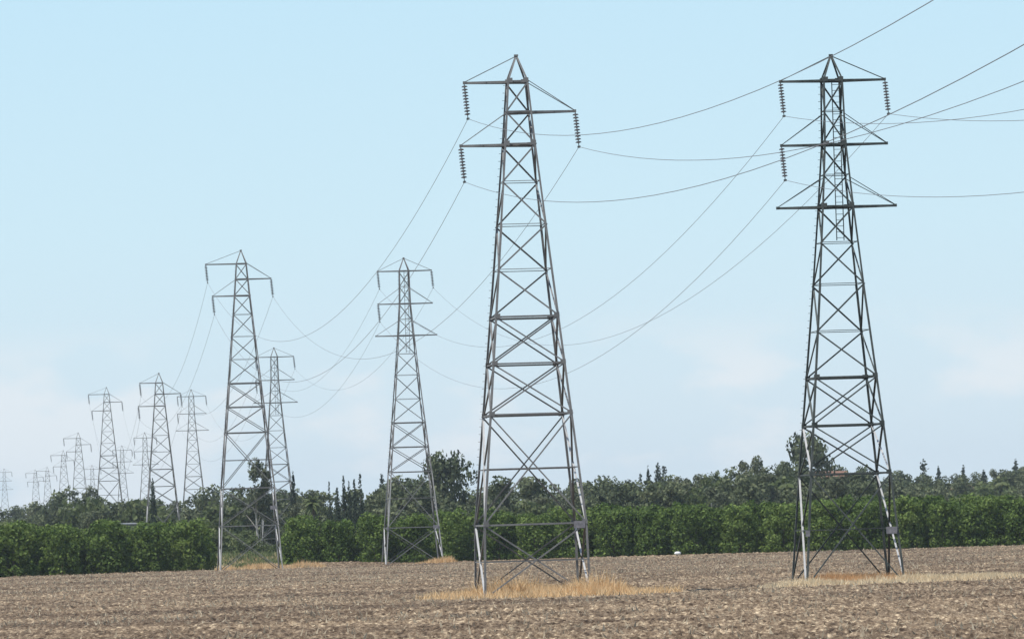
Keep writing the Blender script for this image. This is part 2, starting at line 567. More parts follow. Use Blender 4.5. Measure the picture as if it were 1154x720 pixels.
def spec(kind, tall):
    k = KINDS[kind]
    if not tall: return k
    e = k['ext']
    s = dict(k)
    up = lambda z: z + e
    s['apex'] = up(k['apex']); s['body'] = up(k['body'])
    s['wid'] = [(0, k['wid'][0][1] + 0.17 * e + 0.15)] + [(up(z), w) for z, w in k['wid'][1:]]
    s['zig'] = [up(z) for z in k['zig']]
    if kind == 'three_arm':
        s['xp'] = [(up(12.7), up(15.3)), (up(9.9), up(12.7)), (up(3.84), up(9.9)), (4.85, up(3.84)), (0, 4.85)]
        s['hz'] = [(up(z), w) for z, w in k['hz'] if z > 2] + [(4.85, .12)]
        s['plate'] = 6.8
    else:
        s['xp'] = [(up(9.1), up(11.85)), (up(6.3), up(9.1)), (4.15, up(6.3)), (0, 4.15)]
        s['hz'] = [(up(z), w) for z, w in k['hz'] if z > 4] + [(7.4, .06), (4.15, .11)]
        s['plate'] = 4.2
    s['arms'] = [(up(a[0]), a[1], a[2], up(a[3]), a[4], a[5]) for a in k['arms']]
    if kind == 'three_arm':          # the tall ones carry a longer upper left arm
        a = s['arms'][0]; s['arms'][0] = (a[0], a[1], 3.9) + a[3:]
    if k['ladder']: s['ladder'] = (up(k['ladder'][0]), up(k['ladder'][1]))
    return s

def hw(s, z):
    t = s['wid']
    for (z0, w0), (z1, w1) in zip(t, t[1:]):
        if z <= z1: return (w0 + (w1 - w0) * (z - z0) / (z1 - z0)) / 2
    return t[-1][1] / 2

def arm_tip(s, a):
    z, sgn, L = a[0], a[1], a[2]
    return Vector((sgn * L, 0, z))

def ins_bottom(s, a):
    return arm_tip(s, a) + Vector((INS_TILT * INS_LEN, 0, -INS_LEN))

FACES = {'front': lambda a, b: (a, -b), 'back': lambda a, b: (a, b), 'left': lambda a, b: (-b, a), 'right': lambda a, b: (b, a)}
def face_pt(face, side, z, s, inset=0.0):
    h = hw(s, z)
    x, y = FACES[face](side * h, h - inset)
    return Vector((x, y, z))
def face_in(face):
    return {'front': Vector((0, 1, 0)), 'back': Vector((0, -1, 0)), 'left': Vector((1, 0, 0)), 'right': Vector((-1, 0, 0))}[face]

def make_pylon(name, kind, tall, loc, rz, mat, detail):
    """detail 2: every member its own part and each insulator disc a sub-part; 1: every member its own part; 0: small in the photo, a few parts"""
    s = spec(kind, tall)
    root = empty(name, loc, rz)
    full = detail >= 1
    def leaf(mb, nm, parent=root, mt=mat): return mb.build(nm, mt, parent)
    leg_w = 0.124
    # legs
    zs = [z for z, w in s['wid']]
    for sxx in (-1, 1):
        for syy in (-1, 1):
            mb = MB()
            pts = [Vector((sxx * hw(s, z), syy * hw(s, z), z)) for z in zs]
            pts[0].z = -0.9
            low = MB()
            for i_, (p, q) in enumerate(zip(pts, pts[1:])):
                (low if tall and i_ == 0 else mb).angle(p, q, (-sxx, 0, 0), (0, -syy, 0), leg_w if q.z < s['body'] - 8 else 0.105, 0.018)
            if full and sxx == -1 and syy == 1:       # step bolts up one leg
                z = max(3.0, zs[1] + 0.2) if tall else 3.0
                while z < s['body']:
                    h = hw(s, z)
                    mb.box((-h - 0.05, h, z), (0.14, 0.022, 0.022)); z += 0.42
            lg = leaf(mb, 'leg')
            if tall: low.build('leg_extension', M['pale_steel'], lg)
            if full:
                fb = MB(); fb.box((sxx * hw(s, 0), syy * hw(s, 0), -0.55), (0.6, 0.6, 0.6))
                fb.build('footing', M['concrete'], lg)
    # bracing
    lat = MB()
    if full:                              # gusset plates where the horizontals meet the legs
        for (z, w) in s['hz']:
            if w < 0.1 or detail < 2: continue
            h = hw(s, z) + 0.014
            for sxx in (-1, 1):
                for syy in (-1, 1):
                    gp = MB()
                    gp.angle((sxx * h, syy * h, z - 0.13), (sxx * h, syy * h, z + 0.13), (-sxx, 0, 0), (0, -syy, 0), 0.30, 0.010)
                    leaf(gp, 'gusset_plate')
    def member(nm, p, q, face, w, inset=0.0, mt=None):
        nonlocal lat
        inn = face_in(face)
        ax = (q - p).normalized()
        u = inn.cross(ax)
        if u.z > 0: u = -u
        mb = MB() if full else lat
        mb.angle(p + inn * inset, q + inn * inset, u, inn, w, 0.012)
        if full: leaf(mb, nm, mt=mt or mat)
    for fc in FACES:
        start = {'front': 1, 'back': -1, 'left': 1, 'right': -1}[fc]
        sd_ = start
        for z0, z1 in zip(s['zig'], s['zig'][1:]):
            member('diagonal_brace', face_pt(fc, sd_, z0, s), face_pt(fc, -sd_, z1, s), fc, 0.09, 0.022)
            sd_ = -sd_
        for (z0, z1) in s['xp']:
            for sg in (-1, 1):
                a_, b_ = (z0 if z0 > 0 else -0.2), z1
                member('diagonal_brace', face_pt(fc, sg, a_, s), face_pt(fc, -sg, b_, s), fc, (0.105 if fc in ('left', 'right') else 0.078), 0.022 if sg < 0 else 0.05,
                       M['sunlit_steel'] if (fc in ('left', 'right') and sg < 0 and z1 < 10) else None)  # low side diagonals sloping down to the front: sunlight painted as paler steel
        for (z, w) in s['hz']:
            member('horizontal_brace', face_pt(fc, -1, z, s), face_pt(fc, 1, z, s), fc, w * 0.80, 0.036)
    if not full: leaf(lat, 'lattice_bracing')
    # peak
    mb = MB()
    for sxx in (-1, 1):
        for syy in (-1, 1):
            h = hw(s, s['body'])
            mb.angle((sxx * h, syy * h, s['body']), (sxx * 0.06, syy * 0.06, s['apex']), (-sxx, 0, 0), (0, -syy, 0), 0.10, 0.014)
    mb.box((0, 0, s['apex'] + 0.01), (0.22, 0.22, 0.10))
    leaf(mb, 'peak')
    # cross arms with tie rods, insulator strings
    for a in s['arms']:
        z, sgn, L, ztie, has_ins, _ = a
        tip = arm_tip(s, a)
        mb = MB()
        for syy in (-1, 1):
            h = hw(s, z)
            mb.angle((-sgn * h * 0.98, syy * (h + 0.02), z - 0.02), (tip.x, syy * 0.06, z), (0, 0, -1), (0, -syy, 0), 0.125, 0.014)
        h = hw(s, z)
        fr = 0.5
        xm = sgn * (h + (L - h) * fr); ym = h * (1 - fr)
        mb.angle((xm, -ym, z - 0.05), (xm, ym, z - 0.05), (0, 0, -1), (1, 0, 0), 0.06, 0.01)
        mb.box((tip.x - sgn * 0.02, 0, z - 0.05), (0.16, 0.20, 0.16))
        arm = leaf(mb, 'cross_arm')
        tr = MB()
        for syy in (-1, 1):
            if ztie >= s['apex'] - 0.05: st_ = Vector((sgn * 0.05, syy * 0.05, s['apex'] - 0.03))
            else:
                ht = hw(s, ztie); st_ = Vector((sgn * ht, syy * ht, ztie))
            tr.angle(st_, (tip.x, syy * 0.05, z), (0, 0, -1), (0, -syy, 0), 0.045, 0.008)
        if full: tr.build('tie_rod', mat, arm)
        else:
            tr.build('tie_rod', mat, arm)
        if has_ins:
            bot = ins_bottom(s, a)
            ax = (bot - tip).normalized()
            mb = MB()
            mb.tube([tip + ax * 0.05, bot], 0.025, 6)
            mb.box(bot, (0.14, 0.34, 0.10))
            nd = 10
            step = (INS_LEN - 0.34) / nd
            prof = [(0.0, 0.045), (0.015, 0.10), (0.04, 0.150), (0.085, 0.172), (0.095, 0.10), (0.12, 0.04)]
            if detail < 2:
                for i in range(nd): mb.lathe(tip + ax * (0.2 + i * step), ax, prof, 8)
                leaf(mb, 'insulator_string', mt=M['porcelain'])
            else:
                so = leaf(mb, 'insulator_string', mt=M['dark_steel'])
                for i in range(nd):
                    d = MB(); d.lathe(tip + ax * (0.2 + i * step), ax, prof, 12)
                    d.build('insulator_disc', M['porcelain'], so)
    if s['ladder'] and full:
        z0, z1 = s['ladder']
        mb = MB()
        for x in (-0.02, 0.40):
            mb.box((x, -0.15, (z0 + z1) / 2), (0.05, 0.05, z1 - z0))
        z = z0 + 0.15
        while z < z1:
            mb.box((0.19, -0.15, z), (0.42, 0.03, 0.03)); z += 0.34
        leaf(mb, 'ladder')
    if full:
        zp = s['plate']; h = hw(s, zp)
        mb = MB(); mb.box((h - 0.45, -h - 0.03, zp - 0.10), (0.62, 0.02, 0.40))
        leaf(mb, 'plate', mt=M['plate'])
        if kind == 'six_arm':
            mb = MB(); mb.box((-h + 0.0, -h - 0.04, zp - 0.15), (0.26, 0.02, 0.34))
            leaf(mb, 'plate', mt=M['plate'])
    return root, s

m, n, l, b = new_mat('concrete')
a = noise(n, l, 4, 4, 0.6)
r = ramp(n, [(0.3, (0.28, 0.265, 0.24)), (0.7, (0.42, 0.40, 0.37))])
l.new(a.outputs['Fac'], r.inputs['Fac']); l.new(r.outputs['Color'], b.inputs['Base Color'])
b.inputs['Roughness'].default_value = 0.9
M['concrete'] = m

YAW = math.atan(0.1)          # both lines run away to the left
def ax_a(Y): return 0.67 - 0.1 * (Y - 310)
def ax_b(Y): return 18.86 - 0.1 * (Y - 322)

PYLONS = [
 # key, kind, tall, line, Y, extra z, steel, detail, label, short phrase for its wires
 ('A1', 'three_arm', False, 'a', 310, 0.33, 'steel', 2, 'tall grey lattice pylon with three arms, standing in golden dry grass', 'the tall grey pylon in golden grass'),
 ('A2', 'three_arm', True, 'a', 611, 0.05, 'steel', 1, 'grey lattice pylon with three arms at the gap between the orchard blocks', 'the grey pylon at the orchard gap'),
 ('A3', 'three_arm', False, 'a', 847, 0, 'steel', 1, 'grey three armed pylon behind the left orchard, thin dark cypress at its foot', 'the pylon with the thin cypress'),
 ('A4', 'three_arm', True, 'a', 1192, 0, 'steel', 0, 'pale three armed pylon directly left of the one with a cypress at its foot', 'the pale pylon left of the cypress one'),
 ('A5', 'three_arm', True, 'a', 1472, 0, 'steel', 0, 'small hazy three armed pylon rising from the dark tree clump on the left', ''),
 ('A6', 'three_arm', True, 'a', 1730, 0, 'steel', 0, 'small faint three armed pylon just left of the one rising from the dark clump', ''),
 ('A7', 'three_arm', True, 'a', 1990, 0, 'steel', 0, 'very faint three armed pylon on the far left, right one of a close pair', ''),
 ('A8', 'three_arm', True, 'a', 2260, 0, 'steel', 0, 'very faint three armed pylon on the far left, left one of a close pair', ''),
 ('B1', 'six_arm', False, 'b', 322, 0.10, 'dark_steel', 2, 'tall dark lattice pylon with six arms and a ladder, rust coloured grass at its feet', 'the tall dark six armed pylon'),
 ('B2', 'six_arm', True, 'b', 631, 0.05, 'steel', 1, 'grey six armed lattice pylon at the field edge before the big round tree', 'the six armed pylon before round tree'),
 ('B3', 'six_arm', True, 'b', 892, -0.8, 'steel', 1, 'grey six armed pylon partly behind the three armed one at the orchard gap', 'the six armed pylon behind the gap'),
 ('B4', 'six_arm', True, 'b', 1198, 0, 'steel', 0, 'slim grey six armed pylon right of the one with the thin cypress', 'the slim pylon right of the cypress one'),
 ('B5', 'six_arm', True, 'b', 1530, 0, 'steel', 0, 'small hazy six armed pylon just left of the pylon with the thin cypress', ''),
 ('B6', 'six_arm', True, 'b', 1780, 0, 'steel', 0, 'small hazy six armed pylon close to the right leg of the pale three armed pylon', ''),
 ('B7', 'six_arm', True, 'b', 2060, 0, 'steel', 0, 'faint six armed pylon low between the dark clump and the pale pylon', ''),
 ('C1', 'six_arm', True, None, 2350, 0, 'steel', 0, 'lone faint pylon at the left edge of the picture over low trees', ''),
]
info = {}
TOPS = {'A3': (179, 420.5), 'A4': (120, 436.5), 'A5': (88.3, 487.5), 'A6': (71.5, 507.5), 'A7': (53.5, 526), 'A8': (40, 529), 'B4': (215.3, 439),
        'B5': (163.2, 487.3), 'B6': (137.5, 502), 'B7': (104, 524), 'C1': (5, 528)}
for key, kind, tall, line, Yp, dz, mt, det, lab, short in PYLONS:
    if line == 'a': Xp = ax_a(Yp)
    elif line == 'b': Xp = ax_b(Yp)
    else: Xp = at(6, 560, Yp)[0]
    zp = gzf(Xp, Yp) + dz
    if key in TOPS:                    # far ones, whose feet are out of sight: stand each so that its peak is where the photograph has it
        Xp, zt = at(*TOPS[key], Yp)
        zp = zt - spec(kind, tall)['apex']
    root, s = make_pylon('pylon', kind, tall, (Xp, Yp, zp), YAW, M[mt], det)
    tag(root, lab, 'pylon', 'pylons of two power lines crossing the field')
    info[key] = (root, s, (Xp, Yp, zp), short)

# ------------------------------------------------------------------ conductors
def world_pt(key, a_idx):
    root, s, loc, _ = info[key]
    arms = [a for a in s['arms'] if a[4]]
    p = ins_bottom(s, arms[a_idx])
    return Matrix.Rotation(YAW, 4, 'Z') @ p + Vector(loc)

def wire(p, q, c, label):
    L = (q - p).length
    sag = c * L * L / 4
    pts = []
    for i in range(41):
        t = i / 40
        w = p.lerp(q, t)
        w.z -= 4 * sag * t * (1 - t)
        pts.append(w)
    mb = MB(); mb.tube([w - p for w in pts], 0.0145, 5)
    o = mb.build('power_cable', M['wire'])
    o.location = p
    tag(o, label, 'cable', 'sagging power cables between the pylons')
armn = {'a': ['upper left arm', 'right arm', 'lower left arm'], 'b': ['top left arm', 'top right arm', 'middle left arm']}
for line, keys, axf, ynear in (('a', ['A1', 'A2', 'A3', 'A4'], ax_a, 32), ('b', ['B1', 'B2', 'B3', 'B4'], ax_b, 74)):
    for i in range(3):
        p = world_pt(keys[0], i)
        near = p + Vector((axf(ynear) - info[keys[0]][2][0], ynear - info[keys[0]][2][1], 0))
        wire(p, near, (4.0e-4 if i == 0 else 3.65e-4) if line == 'a' else 4.1e-4, 'cable running right from the %s of %s' % (armn[line][i], info[keys[0]][3]))
        for k0, k1 in zip(keys, keys[1:]):
            wire(world_pt(k0, i), world_pt(k1, i), 4.0e-4, 'cable running left from the %s of %s' % (armn[line][i], info[k0][3]))

# ------------------------------------------------------------------ foliage
def leaf_quads(C, Nn, size, g):
    """quads centred at C with normals near Nn"""
    n_ = len(C)
    Nn = Nn + g.normal(0, 0.55, (n_, 3))
    Nn /= np.linalg.norm(Nn, axis=1, keepdims=True) + 1e-9
    rnd = g.normal(0, 1, (n_, 3))
    U = np.cross(Nn, rnd); U /= np.linalg.norm(U, axis=1, keepdims=True) + 1e-9
    W = np.cross(Nn, U)
    s1 = (size * g.uniform(0.6, 1.3, n_))[:, None]
    s2 = s1 * g.uniform(0.45, 0.8, n_)[:, None]
    v = np.stack([C - U * s1, C - W * s2, C + U * s1, C + W * s2], 1)
    return v.reshape(-1, 3), np.arange(n_ * 4).reshape(-1, 4)

def lobes_mesh(name, lobes, n_, size, seed, squash=0.9, inner=0.25):
    g = np.random.default_rng(seed)
    lob = np.array(lobes)
    wts = lob[:, 3] ** 2; wts /= wts.sum()
    idx = g.choice(len(lob), n_, p=wts)
    d = g.normal(0, 1, (n_, 3)); d /= np.linalg.norm(d, axis=1, keepdims=True)
    rr = np.where(g.uniform(0, 1, n_) < inner, g.uniform(0.2, 0.8, n_), g.normal(0.95, 0.10, n_))
    C = lob[idx, :3] + d * (lob[idx, 3] * rr)[:, None] * np.array([1, 1, squash])
    # bite pieces out so that the outline is uneven
    nn = vnoise(C[:, 0] * 1.3 / (size * 4) + 7, C[:, 2] * 1.3 / (size * 4) + C[:, 1] * 0.9 / (size * 4), seed + 5)
    keep = (nn > 0.27) & (C[:, 2] > 0.12)
    C, d, idx = C[keep], d[keep], idx[keep]
    v, f = leaf_quads(C, d, size, g)
    lt = g.uniform(-0.16, 0.16, len(lob))
    t = np.clip(0.45 + lt[idx] + g.normal(0, 0.20, len(C)), 0, 1)
    return np_mesh(name, v, f, {'tint': t})

def trunk_mesh(name, h, r0, limbs, g, bend=0.05):
    mb = MB()
    top = Vector((g.uniform(-bend, bend) * h, g.uniform(-bend, bend) * h, h))
    mid = top * 0.5 + Vector((g.uniform(-bend, bend) * h * 0.5, 0, 0))
    mb.tube([(0, 0, -0.3), mid, top], [r0, r0 * 0.75, r0 * 0.4], 7)
    for (z, dx, dy, dz, r_) in limbs:
        st_ = top * (z / h)
        mb.tube([st_, st_ + Vector((dx, dy, dz)) * 0.55 + Vector((0, 0, 0.1)), st_ + Vector((dx, dy, dz))], [r_, r_ * 0.7, r_ * 0.3], 5)
    me = bpy.data.meshes.new(name)
    me.from_pydata([tuple(p) for p in mb.v], [], mb.f)
    me.update()
    return me

class Proto: pass
def proto(kind, seed):
    """crown and trunk meshes of one specimen, height about H metres"""
    g = np.random.default_rng(seed)
    P = Proto()
    if kind == 'orchard':
        H = 5.4; lob = []
        for i in range(26):
            a_ = g.uniform(0, 6.28); z = g.uniform(0.7, 4.7)
            rmax = 2.1 * math.sqrt(max(0.15, 1 - ((z - 2.3) / 3.1) ** 2))
            r_ = g.uniform(0.55, 1.0) * rmax
            lob.append((r_ * math.cos(a_), r_ * math.sin(a_), z, g.uniform(0.5, 0.95)))
        lob.append((0, 0, 2.4, 1.9))
        for i in range(9):
            a_ = i * 0.7 + g.uniform(-0.2, 0.2); r_ = g.uniform(1.5, 1.95)
            lob.append((r_ * math.cos(a_), r_ * math.sin(a_), g.uniform(0.45, 0.8), g.uniform(0.55, 0.8)))
        for i in range(10):
            a_ = g.uniform(0, 6.28); r_ = g.uniform(0.2, 1.7)
            lob.append((r_ * math.cos(a_), r_ * math.sin(a_), g.uniform(4.2, 5.0), g.uniform(0.3, 0.55)))
        P.crown = lobes_mesh('crown', lob, 5200, 0.17, seed)
        P.trunk = trunk_mesh('trunk', 2.6, 0.14, [(1.0, 0.9, 0.4, 1.0, 0.07), (1.2, -0.8, -0.5, 1.1, 0.07)], g)
        P.mats = ('orchard_leaf', 'bark')
    elif kind == 'broad':
        H = 12.0; lob = []
        for i in range(30):
            a_ = g.uniform(0, 6.28); z = g.uniform(2.6, 10.6)
            rmax = 4.6 * math.sqrt(max(0.1, 1 - ((z - 6.4) / 5.4) ** 2))
            r_ = g.uniform(0.45, 1.0) * rmax
            lob.append((r_ * math.cos(a_), r_ * math.sin(a_), z, g.uniform(0.8, 1.8)))
        lob.append((0, 0, 6.2, 3.0))
        P.crown = lobes_mesh('crown', lob, 5200, 0.30, seed)
        P.trunk = trunk_mesh('trunk', 6, 0.32, [(2.5, 2.0, 0.6, 2.4, 0.14), (3, -1.9, -0.8, 2.5, 0.14), (3.4, 0.2, 1.8, 2.2, 0.12)], g)
        P.mats = ('tree_leaf', 'bark')
    elif kind == 'euc':
        H = 16.0; lob = []
        for i in range(24):
            a_ = g.uniform(0, 6.28); z = g.uniform(6.5, 15.0)
            rmax = 4.0 * math.sqrt(max(0.08, 1 - ((z - 11.0) / 5.0) ** 2))
            r_ = g.uniform(0.3, 1.0) * rmax
            lob.append((r_ * math.cos(a_), r_ * math.sin(a_), z, g.uniform(0.7, 1.5)))
        P.crown = lobes_mesh('crown', lob, 3600, 0.29, seed, inner=0.35)
        P.trunk = trunk_mesh('trunk', 12, 0.34, [(6, 2.2, 0.4, 3.4, 0.15), (7, -2.0, -0.5, 3.6, 0.15), (8.5, 0.6, -1.6, 3.0, 0.12), (5.0, -2.4, 0.8, 2.5, 0.12)], g, 0.06)
        P.mats = ('euc_leaf', 'pale_bark')
    elif kind == 'cypress':
        H = 10.0; lob = []
        for i in range(34):
            z = g.uniform(0.6, 9.6)
            rmax = 0.62 * min(1, (10.2 - z) / 3.2) * min(1, 0.5 + z / 2)
            a_ = g.uniform(0, 6.28)
            lob.append((0.4 * rmax * math.cos(a_), 0.4 * rmax * math.sin(a_), z, max(0.12, rmax * g.uniform(0.7, 1.1))))
        P.crown = lobes_mesh('crown', lob, 2000, 0.16, seed, squash=1.7)
        P.trunk = trunk_mesh('trunk', 7, 0.14, [], g, 0.01)
        P.mats = ('dark_leaf', 'bark')
    elif kind == 'conifer':
        H = 11.0; lob = []
        for i in range(60):
            z = g.uniform(1.2, 10.4)
            rmax = 3.7 * (10.9 - z) / 9.7
            a_ = g.uniform(0, 6.28); r_ = rmax * g.uniform(0.25, 1.0)
            lob.append((r_ * math.cos(a_), r_ * math.sin(a_), z - 0.25 * r_, max(0.26, 0.36 * rmax * g.uniform(0.6, 1.1))))
        for z in np.arange(0.8, 10.9, 0.45):
            lob.append((0, 0, float(z), 0.16 + 0.52 * 3.2 * (10.9 - float(z)) / 10.0))
        P.crown = lobes_mesh('crown', lob, 5200, 0.24, seed, squash=0.7, inner=0.3)
        P.trunk = trunk_mesh('trunk', 9.5, 0.2, [], g, 0.01)
        P.mats = ('dark_leaf', 'bark')
    elif kind == 'shrub':
        H = 4.0; lob = []
        for i in range(16):
            a_ = g.uniform(0, 6.28); z = g.uniform(0.6, 3.3)
            r_ = g.uniform(0.4, 1) * 2.2 * math.sqrt(max(0.1, 1 - (z / 3.8) ** 2))
            lob.append((r_ * math.cos(a_), r_ * math.sin(a_), z, g.uniform(0.45, 0.9)))
        P.crown = lobes_mesh('crown', lob, 1700, 0.20, seed)
        P.trunk = trunk_mesh('trunk', 1.6, 0.1, [(0.6, 0.6, 0.3, 0.9, 0.05)], g)
        P.mats = ('shrub_leaf', 'bark')
    P.crown.materials.append(M[P.mats[0]])
    P.trunk.materials.append(M[P.mats[1]])
    P.H = H
    return P

PR = {}
for kind, cnt in (('orchard', 7), ('broad', 6), ('euc', 5), ('cypress', 4), ('conifer', 4), ('shrub', 4)):
    PR[kind] = [proto(kind, 100 + 17 * i + len(kind) * 31) for i in range(cnt)]

def plant(name, kind, x, y, h, wide, label, cat, group, seed=None, dz=0.0):
    P = random.choice(PR[kind]) if seed is None else PR[kind][seed % len(PR[kind])]
    root = empty(name, (x, y, gzf(x, y) + dz), random.uniform(0, 6.28))
    k = h / P.H
    root.scale = (k * wide, k * wide, k)
    link('trunk', P.trunk, None, root)
    link('crown', P.crown, None, root)
    tag(root, label, cat, group)
    return root

# orchard blocks
def right_front(x): return 636.5 - 0.35 * min(max(x + 8, 0), 45) + (3.0 if x < -8 else 0)
for row in range(4):
    x = -25.2 + random.uniform(-0.3, 0.3)
    while x < 74:
        y = right_front(x) + 2.2 + row * 5.6 + random.uniform(-0.5, 0.5)
        h = random.uniform(5.0, 6.2) + 0.05 * row
        plant('orchard_tree', 'orchard', x, y, h, random.uniform(0.92, 1.1),
              'leafy green orchard tree in the front row of the long right block along the field' if row == 0 else 'green orchard tree behind the front row of the long right block', 'tree',
              'front row of the right orchard block' if row == 0 else 'rear rows of the right orchard block')
        x += random.uniform(4.1, 5.0)
for row in range(4):
    x = -36.3
    while x > -80:
        y = 617 + (x + 36) * 0.95 + 3.0 + row * 5.4 + random.uniform(-0.5, 0.5)
        if row: x_ = x - 0.25 * row
        else: x_ = x
        h = random.uniform(5.3, 6.2) - (0.3 if row == 0 and x > -38 else 0)
        plant('orchard_tree', 'orchard', x_, y, h, random.uniform(0.92, 1.1),
              'leafy green orchard tree in the front row of the left block along the field' if row == 0 else 'green orchard tree behind the front row of the left block', 'tree',
              'front row of the left orchard block' if row == 0 else 'rear rows of the left orchard block')
        x -= random.uniform(4.0, 4.9)

# background trees placed one by one: (x px of the crown, y px of its top, depth, kind, width factor, label, category)
SINGLES = [
 (505, 508, 880, 'broad', 0.72, 'big round broadleaf tree standing tall behind the six armed grey pylon', 2),
 (908, 487, 1000, 'broad', 0.58, 'tall round crowned tree behind the dark pylon, above all its neighbours', 2),
 (290, 518, 800, 'euc', 0.72, 'tall sparse eucalyptus with pale bare trunk in the orchard gap', 2),
 (172, 534, 835, 'cypress', 0.5, 'lone thin dark cypress at the foot of a grey three armed pylon', 0),
 (330, 529, 870, 'conifer', 0.42, 'dark narrow conifer right of the pylons at the orchard gap', 1),
 (406, 529, 790, 'cypress', 0.57, 'tallest cypress, at the right end of the cypress row', 1),
 (399, 531, 795, 'cypress', 0.47, 'slender cypress second from the right in the cypress row', 2),
 (393, 538, 790, 'cypress', 0.42, 'short cypress third from the right in the cypress row', 3),
 (387, 531, 800, 'cypress', 0.47, 'tall pointed cypress in the middle of the cypress row', 0),
 (380, 541, 795, 'cypress', 0.57, 'stout low cypress left of the middle of the cypress row', 2),
 (371, 538, 790, 'cypress', 0.42, 'cypress at the left end of the cypress row', 1),
 (430, 530, 1300, 'cypress', 0.9, 'single distant cypress just left of the six armed grey pylon', 3),
 (741, 517, 1250, 'cypress', 0.9, 'left of two pointed cypresses standing above the middle of the wood', 0),
 (748, 517, 1260, 'cypress', 0.9, 'right of two pointed cypresses standing above the middle of the wood', 2),
 (730, 523, 1220, 'conifer', 0.6, 'dark conifer just left of the two pointed cypresses', 2),
 (722, 530, 1220, 'cypress', 0.9, 'small cypress left of the conifer by the two cypresses', 1),
 (1040, 515, 1420, 'conifer', 1.15, 'broad dark conifer on the skyline right of the dark pylon', 0),
 (1085, 523, 1480, 'conifer', 0.95, 'smaller pointed conifer on the skyline between two broader ones at right', 3),
 (1108, 528, 1380, 'conifer', 1.1, 'low dark conifer below the skyline at right', 1),
 (1144, 516, 1500, 'conifer', 1.0, 'pointed conifer on the skyline by the right edge', 2),
 (1057, 524, 1500, 'conifer', 0.9, 'slim conifer just right of the broad dark skyline conifer', 1),
 (850, 512, 960, 'euc', 0.85, 'pale trunked eucalyptus left of the dark pylon with a spreading crown', 3),
 (580, 531, 860, 'broad', 1.0, 'low round grey green tree seen through the tall grey pylon', 4),
 (82, 545, 1150, 'broad', 0.85, 'dark round tree clump on the left among faint pylons', 0),
 (104, 546, 1120, 'euc', 0.6, 'airy tree with pale trunk right of the dark left clump', 4),
]
for (px, py, Yd, kind, wd, lab, sd_) in SINGLES:
    X, Z = at(px, py, Yd)
    h = Z - gzf(X, Yd)
    t_ = plant({'cypress': 'cypress_tree', 'conifer': 'conifer_tree', 'euc': 'eucalyptus_tree', 'broad': 'broadleaf_tree'}[kind], kind, X, Yd, h, wd, lab, 'tree', None, sd_)
    if px in (505, 908): t_.rotation_euler.z = {505: 0.6, 908: 1.9}[px]

# the wood behind: skyline read off the photograph, thickened with a lower belt in front
SKY = [(-30, 566), (0, 567), (25, 566), (50, 561), (75, 552), (120, 553), (140, 556), (160, 556), (190, 556), (212, 552), (232, 553), (248, 541), (268, 549), (300, 548), (318, 545),
       (345, 546), (360, 545), (415, 542), (440, 544), (462, 532), (478, 531), (530, 545), (555, 538), (610, 540), (640, 535), (662, 540), (680, 529), (700, 534), (718, 534), (762, 529),
       (785, 530), (810, 527), (832, 521), (872, 517), (890, 522), (935, 521), (962, 525), (985, 519), (1002, 525), (1022, 526), (1070, 530), (1095, 528), (1122, 526), (1135, 523), (1160, 519), (1180, 522)]
for i, (px, py) in enumerate(SKY):
    Yd = random.uniform(930, 1150) if 60 < px < 980 else random.uniform(1250, 1500)
    if px < 60: Yd = random.uniform(1250, 1500)
    X, Z = at(px, py + 3, Yd)
    h = Z - gzf(X, Yd)
    plant('woodland_tree', random.choice(['broad', 'broad', 'broad', 'broad', 'euc']), X, Yd, h, random.uniform(0.8, 1.05) * (1.0 if h > 10 else 1.2), 'grey green tree of the wood along the skyline', 'tree', 'skyline trees of the wood behind the orchard')
for i in range(110):
    px = -35 + 1225 * (i + random.uniform(0.1, 0.9)) / 110
    base = np.interp(px, [p for p, q in SKY], [q for p, q in SKY])
    py = base + random.uniform(4, 24)
    if 345 < px < 425: py = base + random.uniform(22, 30)
    Yd = random.uniform(800, 920) if px < 980 else random.uniform(1000, 1300)
    if px < 240: Yd = random.uniform(950, 1150)
    if 255 < px < 335: Yd = random.uniform(900, 1000)
    X, Z = at(px, py, Yd)
    h = max(4.0, Z - gzf(X, Yd))
    plant('woodland_tree', random.choice(['broad', 'broad', 'broad', 'euc', 'shrub']), X, Yd, h, random.uniform(0.8, 1.15) * (1.25 if h < 9 else 1.0), 'grey green tree in the lower belt between the orchard and the skyline', 'tree', 'lower belt trees behind the orchard')
for i in range(46):
    px = random.uniform(-30, 1180)
    Yd = random.uniform(735, 790) if px > 335 else random.uniform(720, 1000)
    X, _ = at(px, 600, Yd)
    plant('shrub', 'shrub', X, Yd, random.uniform(3.5, 6.5), random.uniform(0.9, 1.4), 'light green bush between the orchard and the wood', 'shrub', 'bushes between the orchard and the wood')

for i in range(30):
    px = random.uniform(-25, 245)
    Yd = random.uniform(760, 940)
    X, _ = at(px, 600, Yd)
    plant('shrub', 'shrub', X, Yd, random.uniform(4.0, 6.5), random.uniform(1.0, 1.6), 'light green bush behind the left orchard block, before the trees', 'shrub', 'bushes behind the left orchard block')
for i in range(9):
    plant('shrub', 'shrub', random.uniform(-41, -25), random.uniform(728, 760), random.uniform(2.6, 3.9), random.uniform(1.0, 1.5), 'light green bush in the gap between the orchard blocks', 'shrub', 'bushes in the orchard gap')

